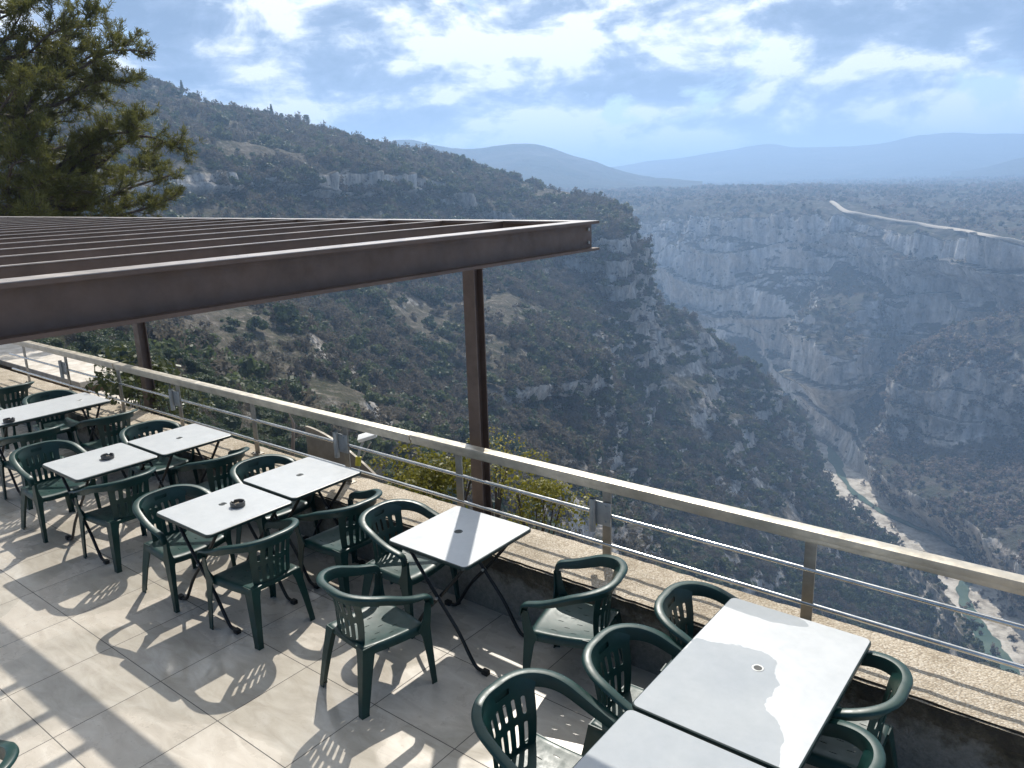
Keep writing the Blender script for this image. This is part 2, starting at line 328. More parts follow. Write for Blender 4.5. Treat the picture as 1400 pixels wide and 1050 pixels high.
def chair_meshes():
    M = {}
    SL = [-.66, -.33, 0, .33, .66]
    us = sorted({-1, 1, -.86, .86} | {round(c+d, 3) for c in SL for d in (-.065, .065)} | {-.165, .165, -.495, .495})
    vs = [0, .06, .12, .16, .28, .40, .44, .48, .54, .58, .66, .74, .78, .82, .86, .885, .91, .935, .97, 1]
    def back(u, v):
        hw = .150+.028*v+.055*max(0, (v-.78)/.22)**2
        y = -.195-.060*v**1.2+.050*u*u*(.6+.6*v)+.012*math.sin(v*math.pi); z = .395+.385*v-.012*u*u*v
        return (u*hw, y, z)
    def hole(u, v):
        if .86 < v < .935 and abs(u) < .33: return True
        return any(abs(u-c) < .065 for c in SL) and (.12 < v < .44 or .54 < v < .78)
    M['backrest'] = baked(holed_grid(us, vs, back, hole))
    cs = [-.66, -.4, -.13, .13, .4, .66]
    us = sorted({-1.06, -1.03, -.97, -.85, .85, .97, 1.03, 1.06} | {round(c+d, 3) for c in cs for d in (-.016, .016)} | {-.53, -.27, 0, .27, .53})
    vs = [-.02, 0, .05, .16, .2, .3, .34, .44, .48, .58, .62, .72, .76, .86, .93, .98, 1.0, 1.01]
    def seat(u, v):
        vv = min(max(v, 0), 1); uu = max(-1, min(1, u)); hw = .200+.045*vv; drop = 0
        if abs(u) > 1.0: drop += (abs(u)-1.0)*.9
        if v > .93: drop += .45*(v-.93)**1.2 + (.030 if v > 1.0 else 0)
        if v < 0: drop += .03
        z = .425-.022*math.sin(math.pi*min(1, vv*.9+.05))*(1-.5*uu*uu)-drop+.010*abs(uu)**3
        return (u*hw if abs(u) <= 1 else math.copysign(hw+.006*(abs(u)-1)/.06, u), -.205+.455*vv-.02*uu*uu*(vv > .8), z)
    def shole(u, v):
        for i, c in enumerate(cs):
            if abs(u-c) < .016: return (.2 < v < .3) or (.48 < v < .58) if i % 2 else (.34 < v < .44) or (.62 < v < .72)
        return False
    M['seat'] = baked(holed_grid(us, vs, seat, shole), 1, .005)
    half = [(0, -.268, .792), (.075, -.266, .791), (.145, -.245, .788), (.205, -.200, .781), (.248, -.135, .768), (.270, -.055, .747), (.279, .03, .712), (.281, .11, .682), (.279, .18, .663), (.276, .225, .650), (.273, .250, .630), (.271, .259, .600), (.270, .261, .57)]
    pts = [(-x, y, z) for x, y, z in half[:0:-1]]+half; P = spline(pts, 75); bm = bmesh.new(); secs = []; N = len(P)
    T_ = [Vector(P[min(i+1, N-1)]-P[max(i-1, 0)]).normalized() for i in range(N)]; U_ = [None]*N; mid_ = N//2; U_[mid_] = Vector((0, 0, 1))
    for st_ in (1, -1):
        i = mid_
        while 0 <= i+st_ < N:
            U_[i+st_] = T_[i].rotation_difference(T_[i+st_]) @ U_[i]; u_ = U_[i+st_]
            if T_[i+st_].z > -.55 and T_[i+st_].z < .55: u_ = Vector((0, 0, 1))-T_[i+st_]*T_[i+st_].z
            u_ = u_-T_[i+st_]*u_.dot(T_[i+st_]); U_[i+st_] = u_.normalized(); i += st_
    for i in range(N):
        d = T_[i]; p = Vector(P[i]); a = min(1, abs(i-(N-1)/2)/((N-1)/2)); up = U_[i]; o = d.cross(up); o.normalize()
        h = .066*(1-a)**.8+.024; w = .030+.004*a; ho = .015
        prof = [(-.020, -h), (-.019, -.012), (-.014, -.002), (-.004, .001), (w-.008, 0), (w-.001, -.004), (w+.002, -.012), (w+.003, -ho), (w-.001, -ho), (w-.003, -.012), (w-.012, -.007), (-.006, -.007), (-.013, -.014), (-.0155, -h)]
        secs.append([p+o*s+up*u for s, u in prof])
    add_sections(bm, secs); bmesh.ops.recalc_face_normals(bm, faces=bm.faces); M['arm_loop'] = baked(bm, 0, 0)
    def lmesh(rows, sx):
        bm = bmesh.new(); secs = []; T = .007
        for x, y, z, ax, ay, sy in rows:           # outer corner, reach along x and y
            q = [(0, 0), (ax, 0), (ax, T), (T*1.6, T*1.2), (T, T*1.6), (T, ay), (0, ay)]
            secs.append([(sx*(x-a_), y+sy*b_, z) for a_, b_ in q])
        add_sections(bm, secs); bmesh.ops.recalc_face_normals(bm, faces=bm.faces)
        return baked(bm, 0, 0)
    fr = [(.272, .263, .585, .022, .045, -1), (.271, .260, .50, .026, .055, -1), (.268, .256, .45, .036, .070, -1), (.266, .252, .41, .055, .090, -1), (.267, .254, .36, .042, .068, -1), (.271, .262, .22, .034, .052, -1), (.277, .272, .02, .028, .038, -1), (.278, .273, 0, .030, .040, -1)]
    rr_ = [(.205, -.212, .425, .080, .105, 1), (.212, -.222, .36, .062, .085, 1), (.228, -.250, .2, .050, .068, 1), (.243, -.277, .02, .040, .052, 1), (.244, -.278, 0, .042, .054, 1)]
    M['fl'] = lmesh(fr, -1); M['fr'] = lmesh(fr, 1); M['rl'] = lmesh(rr_, -1); M['rr'] = lmesh(rr_, 1); return M
CM = chair_meshes()
def make_chair():
    t = empty('plastic_chair')
    obj('seat', CM['seat'], MP, t); obj('backrest', CM['backrest'], MP, t); obj('arm_loop', CM['arm_loop'], MP, t)
    for q in ('fl', 'fr', 'rl', 'rr'): obj('leg', CM[q], MP, t, sm=30)
    return t
proto = make_chair(); used = False
# facing: 0 = towards +X
CH = [  # x, y, facing deg, label
 (-5.08, 2.56, 2, "green plastic armchair facing the third row's near table, whose ashtray stands beside the hole"),
 (-5.09, 3.33, -2, "green plastic armchair left of the third row's parapet table, its round back showing"),
 (-4.22, 2.60, 181, 'green plastic armchair seen from behind, tucked under the near table of the third row'),
 (-4.15, 3.27, 178, "dark shaded green plastic armchair right of the third row's parapet table"),
 (-7.05, 2.50, 3, "green plastic armchair at the second row's near end, its seat facing the ashtray table"),
 (-6.85, 3.33, -3, "green plastic armchair left of the second row's parapet table, its round back showing"),
 (-6.0, 2.58, 180, 'green plastic armchair half hidden under the second row\'s ashtray table'),
 (-5.81, 3.30, 176, 'green plastic armchair under the second row\'s outer table with sun on its seat'),
 (-8.98, 3.33, 0, 'green plastic armchair with its slotted back showing above the farthest long white table'),
 (-9.02, 2.60, 4, 'green plastic armchair at the left picture edge before the farthest long white table'),
 (-7.93, 2.70, 180, 'dark green plastic armchair pushed under the near end of the farthest long table'),
 (-7.84, 3.37, 176, 'dark green plastic armchair pushed under the parapet end of the farthest long table'),
 (-10.1, 3.28, 182, 'green plastic armchair turned away at the far left edge, seen through its slatted back'),
 (-3.53, 3.27, 4, 'green plastic armchair tucked at the left side of the lone square table'),
 (-3.12, 2.60, 82, 'green plastic armchair seen from behind, alone before the lone square table'),
 (-2.19, 3.31, 193, 'green plastic armchair right of the lone square table, back to the big wet tables'),
 (-1.41, 3.35, 4, 'green plastic armchair nearest the parapet at the left side of the big wet table'),
 (-1.48, 2.79, 2, 'middle green plastic armchair of the three along the left of the wet tables'),
 (-1.65, 2.22, -2, 'green plastic armchair cut by the bottom edge, nearest the viewer left of the wet tables'),
 (-.74, 3.20, 180, "green plastic armchair sticking out right of the long wet table by the parapet"),
 (-.72, 2.64, 176, 'green plastic armchair cut by the bottom edge at the right side of the wet tables'),
 (-3.31, .57, 185, 'green plastic armchair of which only the rim shows in the bottom left corner'),
]
for i, (x, y, a, lb) in enumerate(CH):
    c = proto if i == 0 else copy_tree(proto)
    c.location = (x, y, 0); c.rotation_euler = (0, 0, R(a-90)); c.scale = (.91, .9, .9); tag(c, lb, 'chair', 'green plastic armchairs on the terrace')
# ------------------------------------------------------------------ tables
def rounded(x0, x1, y0, y1, r, seg=6):
    out = []
    for cx_, cy_, a0 in ((x1-r, y1-r, 0), (x0+r, y1-r, 90), (x0+r, y0+r, 180), (x1-r, y0+r, 270)):
        for j in range(seg+1): a = R(a0+90*j/seg); out.append((cx_+r*math.cos(a), cy_+r*math.sin(a)))
    return out
def make_table(x0, x1, y0, y1, hole, label, group, flip=False):
    cx_, cy_ = (x0+x1)/2, (y0+y1)/2; hx, hy = (x1-x0)/2, (y1-y0)/2; t = empty('folding_table', (cx_, cy_, 0)); tag(t, label, 'table', group)
    bm = bmesh.new(); secs = []
    for ins, z in ((.012, .688), (.001, .693), (0, .703), (.002, .711), (.007, .714)): secs.append([(x, y, z) for x, y in rounded(-hx+ins, hx-ins, -hy+ins, hy-ins, max(.01, .034-ins))])
    add_sections(bm, secs); obj('edge_rim', bm, M_RIM, t)
    bm = bmesh.new(); ring = rounded(-hx+.0075, hx-.0075, -hy+.0075, hy-.0075, .027); hxy = (hole[0]-cx_, hole[1]-cy_)
    add_sections(bm, [[(x, y, z) for x, y in ring] for z in (.7143, .7150)])
    bmesh.ops.recalc_face_normals(bm, faces=bm.faces); obj('tabletop', bm, MT, t, sm=30)
    bm = bmesh.new(); prof = [(.0175, .703), (.0175, .7155), (.020, .7172), (.025, .7168), (.0275, .7152)]
    secs = [[(hxy[0]+r_*math.cos(a), hxy[1]+r_*math.sin(a), z) for a in [j*2*math.pi/28 for j in range(28)]] for r_, z in prof]
    add_sections(bm, secs, cap=False); obj('parasol_ring', bm, M_BRK if hy > .45 else M_RIM, t); bm = bmesh.new(); bmesh.ops.create_circle(bm, cap_ends=True, segments=20, radius=.0174, matrix=Matrix.Translation((hxy[0], hxy[1], .7156))); obj('hole_shade_disc', bm, M_BLK, t, sm=0)  # dark disc stands in for the shade inside the open parasol hole
    for s in (-1, 1):                  # two X-crossed pairs of bent tubes
        xx = s*(hy-.105)
        for q in (-1, 1):
            xo = xx+q*.011; yt, yb = q*(hx-.07), -q*(hx-.05)
            pts = [(b_, a_, c_) for a_, b_, c_ in spline([(xo, yt, .685), (xo, yt*.5, .53), (xo, 0, .385), (xo, yb*.55, .22), (xo, yb*.88, .085), (xo, yb-q*.02, .022), (xo, yb-q*.075, .014)], 26)]
            bm = bmesh.new(); add_tube(bm, pts, .0115, 10); add_box(bm, yb-q*.09-.022, yb-q*.09+.022, xo-.017, xo+.017, 0, .03, .005); obj('leg', bm, M_BLK, t)
        bm = bmesh.new(); add_tube(bm, [(0, xx-.03, .385), (0, xx+.03, .385)], .009, 10); obj('pivot_bolt', bm, M_BRK, t)
    bm = bmesh.new()
    for q in (-1, 1):
        add_tube(bm, [(q*(hx-.07), -hy+.10, .676), (q*(hx-.07), hy-.10, .676)], .010, 8)
    add_box(bm, -hx+.05, hx-.05, -hy+.07, -hy+.095, .667, .6875); add_box(bm, -hx+.05, hx-.05, hy-.095, hy-.07, .667, .6875); obj('underframe', bm, M_BLK, t)
    if flip: pass
    return t
G = 'white folding tables on the terrace'
make_table(-3.325, -2.69, 2.93, 3.575, (-3.04, 3.27), 'lone small white square table with a dark stripe of column shadow across it', G)
make_table(-4.975, -4.345, 3.01, 3.65, (-4.69, 3.33), 'small white table of the third row at the parapet, no ashtray on it', G)
make_table(-4.945, -4.30, 2.325, 2.985, (-4.68, 2.675), 'small white table of the third row carrying a round ashtray near its hole', G)
make_table(-6.645, -6.02, 2.975, 3.625, (-6.34, 3.30), 'small white table of the second row at the parapet, no ashtray on it', G)
make_table(-6.67, -6.03, 2.295, 2.95, (-6.35, 2.64), 'small white table of the second row with an ashtray covering its hole', G)
make_table(-8.80, -8.18, 2.50, 3.59, (-7.801-.68, 3.40), 'long white table farthest to the left with an ashtray at its near side', G)
make_table(-1.365, -.685, 2.44, 3.495, (-1.031, 2.98), 'long white wet table with a ringed hole, standing along the parapet at lower right', G)
make_table(-1.36, -.68, 1.36, 2.425, (-1.02, 1.88), 'white wet table cut by the bottom edge, butted against the long wet table', G)
# ashtrays
def ashtray(x, y, rz, label):
    t = empty('ashtray', (x, y, .7152), rz); tag(t, label, 'ashtray', 'ashtrays on the white tables'); bm = bmesh.new(); prof = [(.0, 0), (.043, 0), (.049, .004), (.050, .018), (.0505, .030), (.047, .034), (.041, .033), (.038, .012), (.030, .008), (0, .008)]
    n = 36; secs = []
    for r_, z in prof[1:-1]: secs.append([(r_*math.cos(j*2*math.pi/n), r_*math.sin(j*2*math.pi/n), z-(.010 if z > .025 and j % 12 in (0, 1) else 0)) for j in range(n)])
    add_sections(bm, secs); obj('bowl', bm, m_ash, t); bm = bmesh.new()
    bmesh.ops.create_circle(bm, cap_ends=True, segments=24, radius=.036, matrix=Matrix.Translation((0, 0, .0128))); obj('ash', bm, m_ashes, t)
    bm = bmesh.new(); add_tube(bm, [(-.018, .004, .018), (.01, .012, .02)], .0036, 8); obj('cigarette_stub', bm, m_stub, t); return t
m_ash = m_steel('grey_melamine', (.06, .06, .06), .35, 0, .05); m_ashes = m_steel('ash', (.12, .115, .11), .9, 0, .8); m_stub = mat('stub', (.6, .5, .36), .8)
ashtray(-6.335, 2.675, .3, 'grey round ashtray on the second row\'s near table'); ashtray(-4.56, 2.715, 1.1, 'grey round ashtray beside the hole of the third row\'s near table'); ashtray(-8.24, 2.64, .2, 'black round ashtray on the farthest long table at the left edge')

# ------------------------------------------------------------------ pergola
pg = empty('pergola', (-3.6, 4.15, -4)); tag(pg, 'brown steel pergola roof of parallel joists on I-beams with columns outside the railing', 'pergola')
def gpart(name, bm, m, parent=pg): o = obj(name, bm, m, parent); o.location = (3.6, -4.15, 4) if parent is pg else (0, 0, 0); return o
def ibeam(bm, p0, p1, w, h, tw=.009, tf=.012):    # top at p.z, level
    p0 = Vector(p0); p1 = Vector(p1); d = (p1-p0).normalized(); s = Vector((0, 0, 1)).cross(d)
    for (a, b, z0, z1) in ((-w/2, w/2, -tf, 0), (-tw/2, tw/2, -h+tf, -tf), (-w/2, w/2, -h, -h+tf)):
        secs = [[p+s*x+Vector((0, 0, z)) for x, z in ((a, z0), (b, z0), (b, z1), (a, z1))] for p in (p0, p1)]; add_sections(bm, secs)
ZT = 2.600; BX = -2.165; OUT = 3.425
bm = bmesh.new(); ibeam(bm, (BX, -6, ZT), (BX, OUT, ZT), .105, .144); o = gpart('front_beam', bm, M_BROWN)
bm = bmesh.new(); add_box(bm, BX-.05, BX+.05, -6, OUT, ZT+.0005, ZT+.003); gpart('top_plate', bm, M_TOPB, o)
bm = bmesh.new(); ibeam(bm, (BX-.052, OUT-.05, ZT-.0), (-16, OUT-.05, ZT-.0), .105, .144); o = gpart('edge_beam', bm, M_BROWN)
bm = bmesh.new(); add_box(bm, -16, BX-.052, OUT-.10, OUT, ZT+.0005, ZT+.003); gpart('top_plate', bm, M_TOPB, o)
for y_, z_ in ((OUT-.035, ZT-.04), (OUT-.035, ZT-.105), (.4, ZT-.04), (.4, ZT-.105)):
    bm = bmesh.new(); add_tube(bm, [(BX+.004, y_, z_), (BX+.013, y_, z_)], .0085, 6); gpart('bolt', bm, M_BRK)
x = BX-.50; jn = 0
while x > -15.6:
    bm = bmesh.new(); add_box(bm, x-.009, x+.009, -6, OUT-.101, ZT-.10, ZT-.002, .001); o = gpart('joist', bm, M_BROWN)
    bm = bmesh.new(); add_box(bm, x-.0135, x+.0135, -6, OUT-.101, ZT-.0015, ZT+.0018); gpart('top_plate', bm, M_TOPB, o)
    x -= .442; jn += 1
for cxp in (-3.6, -8.5, -13.4):
    bm = bmesh.new(); y = 4.15; b = .052
    for (a0, a1, b0, b1) in ((-b, b, -.05, -.041), (-b, b, .041, .05), (-.005, .005, -.041, .041)):
        add_box(bm, cxp+b0, cxp+b1, y+a0, y+a1, -16, 2.47) if False else add_box(bm, cxp+a0, cxp+a1, y+b0, y+b1, -16, 2.47)
    add_box(bm, cxp-.07, cxp+.07, y-.07, y+.07, 2.47, 2.482); gpart('column', bm, M_BROWN)
    bm = bmesh.new(); ibeam(bm, (cxp, OUT+.003, 2.53), (cxp, 4.20, 2.53), .09, .055); gpart('cantilever_arm', bm, M_BROWN)
# ------------------------------------------------------------------ canyon: terrain lofted through surveyed profiles, then broken up with noise
def loft(name, cols, nu, nv, mat_, noise_fn, seed):
    """cols: list of lists of 3-D points (same count); returns the object and its vertex array"""
    C = np.array(cols, float)                       # (k, m, 3)
    k_, m_, _ = C.shape
    rows = np.stack([spline(C[:, j], nu) for j in range(m_)], 1)      # (nu, m, 3)
    lens = np.linalg.norm(np.diff(C, axis=1), axis=2).mean(0)
    V = spline(rows.transpose(1, 0, 2).reshape(m_, -1), nv).reshape(nv, nu, 3)
    du = np.gradient(V, axis=1); dv = np.gradient(V, axis=0); N = np.cross(du, dv); N /= np.linalg.norm(N, axis=2, keepdims=True)+1e-9
    N *= np.sign((N*(np.array([0, 0, 300.])-V)).sum(2, keepdims=True))
    V = noise_fn(V, N)
    o = obj(name, grid_mesh(name, V), mat_, sm=0); o.data.polygons.foreach_set('use_smooth', [True]*len(o.data.polygons))
    return o, V
ZR = -300.0
def relief(a_big, s_big, a_cliff, s_cliff, s, zs=.35, strata=0, caves=0):
    def fn(V, N):
        x, y, z = V[..., 0], V[..., 1], V[..., 2]; d = np.sqrt(x*x+y*y); fade = np.clip((d-12)/60, 0, 1)*np.clip((z-ZR-4)/70, 0, 1)
        steep = np.clip((.80-np.abs(N[..., 2]))/.3, 0, 1)
        b = fbm(x*s_big, y*s_big, z*s_big, 5, s, True)*a_big*(np.clip(.12+1.2*steep, 0, 1) if caves else 1)
        c = fbm(x*s_cliff, y*s_cliff, z*s_cliff*zs, 6, s+31, True, .55)*a_cliff*(.25+.75*steep)
        if caves: c = c-caves*np.clip(fbm(x*.008, y*.008, z*.014, 3, s+55)-.12, 0, .5)*2*steep
        out = V+N*((b+c)*fade)[..., None]
        if strata:
            q = out[..., 2]/strata+fbm(x*s_big, y*s_big, z*s_big, 3, s+77)*.8; st = (q-np.floor(q)); off = (st**3-.25)*a_cliff*.55*steep*fade
            H = N.copy(); H[..., 2] = 0; out = out+H*off[..., None]
        return out
    return fn
def P(px, py, D): return at(px, py, D)
# A: the near flank, from below the terrace up to the skyline on the left and down to the river on the right
A = {
 -300: [(900,25),(650,50),(520,90),(430,150),(340,250),(265,340),(225,352),(40,600)],
 -100: [(900,25),(645,52),(515,95),(430,155),(345,255),(280,355),(238,368),(62,610)],
 0:   [(900,25),(640,55),(510,100),(430,160),(350,260),(290,370),(245,385),(78,620)],
 100: [(900,25),(650,60),(525,104),(440,170),(360,270),(288,385),(243,400),(98,635)],
 180: [(900,25),(660,65),(540,110),(450,180),(370,280),(285,400),(240,415),(119,650)],
 300: [(900,28),(680,75),(560,130),(470,200),(380,300),(275,430),(232,442),(158,665)],
 420: [(950,30),(710,88),(590,146),(490,225),(395,330),(275,472),(236,484),(188,680)],
 520: [(980,33),(740,100),(620,165),(520,250),(410,370),(280,520),(240,535),(212,700)],
 600: [(1000,35),(760,110),(640,180),(540,262),(430,390),(290,560),(250,575),(228,720)],
 700: [(1000,40),(780,130),(660,210),(562,305),(498,325),(340,560),(285,600),(252,740)],
 800: [(1050,50),(820,160),(690,260),(566,372),(505,388),(400,545),(310,585),(277,690)],
 842: [(1050,60),(860,190),(720,300),(620,400),(540,470),(440,535),(325,560),(292,650)],
 864: [(1080,70),(880,205),(735,320),(640,410),(560,480),(470,540),(405,560),(322,585)],
 886: [(1080,75),(900,220),(755,335),(662,420),(585,490),(505,555),(450,590),(405,630)],
 950: [(1100,80),(920,240),(780,350),(690,430),(615,500),(548,560),(497,610),(452,650)],
 1050:[(1150,110),(980,290),(850,380),(770,450),(700,520),(635,590),(580,650),(535,700)],
 1105:[(1180,130),(1010,300),(890,380),(815,440),(755,510),(710,570),(655,680),(604,860)],
 1128:[(1190,140),(1030,300),(910,380),(835,440),(775,500),(735,560),(690,660),(655,760)],
 1150:[(1200,150),(1050,300),(930,380),(855,440),(800,500),(765,550),(720,640),(690,705)],
 1200:[(1220,160),(1080,305),(965,380),(895,435),(845,490),(805,540),(762,600),(728,640)],
 1250:[(1250,180),(1100,310),(1000,380),(935,430),(890,475),(850,520),(808,560),(770,582)],
 1300:[(1300,190),(1150,315),(1060,375),(990,420),(945,455),(910,485),(868,505),(828,518)],
 1350:[(1350,200),(1200,320),(1120,370),(1060,405),(1015,425),(978,435),(942,440),(910,442)],
 1500:[(1450,220),(1350,280),(1280,310),(1220,330),(1160,350),(1100,360),(1050,368),(1010,372)],
}
cols = []
for px, L in A.items():
    c = [pol(px, 4, -16 if px < 1200 else -40), pol(px, 12, -20 if px < 1200 else -60)]
    c += [P(px, a, b) for a, b in L]
    e = c[-1]; g = 1-1/ max(1.2, 1)
    tx = e[:2]/np.linalg.norm(e[:2])
    drop = 25 if px < 820 else 90
    c.append(np.array([*(e[:2]+tx*60), e[2]-drop*.6])); c.append(np.array([*(e[:2]+tx*200), max(ZR-30, e[2]-drop*2.2)]))
    cols.append(c)
M_HILL = m_terrain('limestone_scrub_near', (.50, .475, .44), [(.040, .046, .024), (.070, .067, .042), (.17, .15, .12), (.12, .10, .08)], 2.2, .64, .57)
M_CLIFF = m_terrain('limestone_cliff', (.60, .575, .54), [(.040, .050, .032), (.065, .068, .048), (.11, .096, .084), (.095, .08, .074)], .8, .56, .57)
hill, VA = loft('hillside', cols, 620, 620, M_HILL, relief(7, .011, 10, .04, 5, .35, 15), 5)
tag(hill, kind='structure')
# B: the far wall of the gorge and the plateau behind it
B = {
 450: [(480,1300),(450,1350),(420,1390),(380,1420),(330,1440),(288,1460)],
 700: [(490,1250),(455,1300),(425,1340),(380,1360),(325,1380),(283,1430)],
 850: [(500,1170),(465,1230),(432,1290),(385,1310),(330,1330),(283,1400)],
 890: [(505,1130),(468,1200),(432,1290),(380,1270),(325,1290),(283,1370)],
 950: [(530,1080),(480,1150),(435,1240),(392,1225),(330,1260),(281,1330)],
 1000:[(560,1010),(490,1095),(440,1160),(395,1190),(335,1225),(281,1290)],
 1060:[(562,985),(520,1040),(462,1100),(405,1120),(345,1180),(283,1260)],
 1110:[(573,962),(528,985),(460,1010),(400,1110),(345,1155),(286,1215)],
 1150:[(589,918),(530,915),(460,960),(400,1060),(350,1130),(293,1180)],
 1190:[(600,860),(545,960),(480,1030),(420,1070),(355,1100),(301,1140)],
 1240:[(600,850),(530,1000),(470,1050),(415,1060),(360,1060),(308,1095)],
 1300:[(580,900),(510,980),(455,1010),(412,1015),(362,1020),(320,1050)],
 1400:[(570,880),(500,900),(448,925),(412,930),(370,940),(336,965)],
 1550:[(600,800),(530,820),(480,840),(440,850),(405,860),(375,885)],
 1800:[(700,680),(620,700),(570,715),(520,725),(480,735),(440,760)],
}
cols = []
for px, L in B.items():
    c = [pol(px, L[0][1]-14, ZR-12)]
    c += [P(px, a, b) for a, b in L]; e = c[-1]
    for D, z in ((200, -.86), (600, -.66), (1400, -40), (2600, -34), (4600, -28)):
        zz_ = e[2]*abs(z) if z > -1 else z
        b_ = e[:2]/np.linalg.norm(e[:2]); c.append(np.array([*(b_*(np.linalg.norm(e[:2])+D)), zz_]))
    cols.append(c)
gw, VB = loft('gorge_wall', cols, 760, 620, M_CLIFF, relief(22, .0065, 34, .013, 9, .22, 46, 34), 9); tag(gw, kind='structure')
# C: the bluff on the right bank and the wooded slope down to the river
Cc = {
 1170:[(622,ZR),(612,ZR),(604,ZR),(598,ZR),(594,ZR),(592,ZR)],
 1190:[(660,ZR),(640,790),(618,830),(603,850),(594,875),(586,895)],
 1210:[(685,ZR),(655,745),(628,790),(606,825),(590,845),(575,860)],
 1235:[(705,ZR),(670,722),(640,778),(603,822),(560,838),(512,852)],
 1270:[(722,ZR),(685,692),(645,758),(603,812),(530,835),(470,860)],
 1330:[(765,ZR),(715,648),(660,728),(602,792),(510,818),(447,868)],
 1400:[(850,ZR),(770,580),(690,682),(602,785),(510,800),(425,880)],
 1550:[(960,ZR),(830,500),(730,600),(620,720),(520,770),(410,860)],
 1750:[(1100,ZR),(930,430),(800,520),(690,640),(570,720),(440,820)],
}
cols = []
for px, L in Cc.items():
    c = []
    for a, b in L: c.append(atz(px, a, ZR+1) if b == ZR else P(px, a, b))
    f = c[0]; b_ = f[:2]/np.linalg.norm(f[:2]); c.insert(0, np.array([*(f[:2]-b_*25), ZR-8])); e = c[-1]
    c.append(np.array([*(e[:2]+b_*40), e[2]-25])); c.append(np.array([*(e[:2]+b_*110), max(ZR-5, e[2]-120)])); cols.append(c)
bl, VC = loft('right_bank', cols, 380, 380, M_CLIFF, relief(7, .012, 10, .03, 15, .4, 20), 15); tag(bl, kind='structure')
# valley floor, river and gravel
m = mat('river_gravel', (.42, .38, .32), .9); k = NT(m); G_ = k.n('ShaderNodeNewGeometry').outputs['Position']
k.set('Base Color', k.ramp(k.noise(G_, .09, 9, .7), [(.34, (.17, .14, .10)), (.44, (.40, .355, .29)), (.54, (.60, .55, .47)), (.7, (.74, .69, .61))])); k.set('Normal', k.bump(k.noise(G_, .5, 6), .8, 1)); M_GRAV = m
m = mat('river_water', (.05, .16, .13), .12, 0); k = NT(m); G_ = k.n('ShaderNodeNewGeometry').outputs['Position']
k.set('Base Color', k.ramp(k.noise(G_, .03, 5), [(.35, (.07, .12, .095)), (.65, (.16, .21, .165))])); k.set('Normal', k.bump(k.noise(G_, .6, 5), .3, .3)); M_WATER = m
bm = bmesh.new(); c0 = pol(1200, 700, 0)
for v in ((c0[0]-900, c0[1]-900), (c0[0]+900, c0[1]-900), (c0[0]+900, c0[1]+900), (c0[0]-900, c0[1]+900)): bm.verts.new((*v, ZR))
bm.faces.new(bm.verts); tag(obj('river_bank', bm, M_GRAV, sm=0), kind='structure')
wp = [(1150,580,3),(1148,592,4),(1140,608,6),(1141,628,7),(1150,648,4),(1168,672,3),(1200,697,3),(1250,720,3),(1295,738,4),(1322,757,6),(1330,775,5),(1318,800,4),(1322,830,5),(1340,862,7),(1358,893,8),(1392,940,8),(1440,980,8)]
pts = spline([[*atz(a, b, ZR+.6)[:2], w*.95] for a, b, w in wp], 160); L_, R_ = [], []
d = np.gradient(pts[:, :2], axis=0); d /= np.linalg.norm(d, axis=1, keepdims=True); nn = np.stack([-d[:, 1], d[:, 0]], 1)
wob = fbm(np.arange(160)*.3, np.zeros(160), np.zeros(160), 4, 3)*3.4
wob2 = fbm(np.arange(160)*.35, np.ones(160)*5, np.zeros(160), 4, 7)*3.4
VV = np.stack([np.column_stack([pts[:, :2]+nn*(pts[:, 2:3]*f+(wob if f > 0 else wob2)[:, None]*f), np.full(160, ZR+.6)]) for f in (-1, 0, 1)], 0)
tag(obj('river', grid_mesh('river', VV), M_WATER, sm=0), kind='structure')
# plateau road: a pale ribbon along the rim
from mathutils.bvhtree import BVHTree
bpy.context.view_layer.update(); bvh_ = BVHTree.FromObject(gw, bpy.context.evaluated_depsgraph_get())
def drape(px, py): return np.array(bvh_.ray_cast(Vector((0, 0, EYE)), Vector(ray(px, py)).normalized())[0])
rp = [drape(a, b) for a, b in ((1136,277),(1145,284),(1158,292),(1175,297),(1200,300),(1230,305),(1270,311),(1310,317),(1350,324),(1385,332),(1410,338))]
rp = spline(rp, 90); F_ = VB.reshape(-1, 3)
for i in range(90): rp[i, 2] = F_[np.hypot(F_[:, 0]-rp[i, 0], F_[:, 1]-rp[i, 1]) < 9][:, 2].max(initial=rp[i, 2])
rp[:, 2] = np.convolve(np.pad(rp[:, 2], 4, 'edge'), np.ones(9)/9, 'valid'); d = np.gradient(rp, axis=0); d[:, 2] = 0; d /= np.linalg.norm(d, axis=1, keepdims=True)+1e-9; nn = np.stack([-d[:, 1], d[:, 0], 0*d[:, 0]], 1)
tc_ = -rp/np.linalg.norm(rp, axis=1, keepdims=True); sg_ = np.sign((nn*tc_).sum(1, keepdims=True)); nn = nn*sg_      # nn now points to the canyon side
wv_ = fbm(np.arange(90)*.23, np.zeros(90), np.zeros(90), 3, 8)[:, None]*[0, 0, 1.1]
VV = np.stack([rp+[0, 0, 1.5]-nn*3, rp+[0, 0, 1.1]+nn*1.5+wv_, rp+[0, 0, -.7]+nn*2.4+wv_], 0)
tag(obj('rim_road', grid_mesh('rim_road', VV), mat('pale_road', (.46, .41, .34), .95), sm=0), kind='structure')
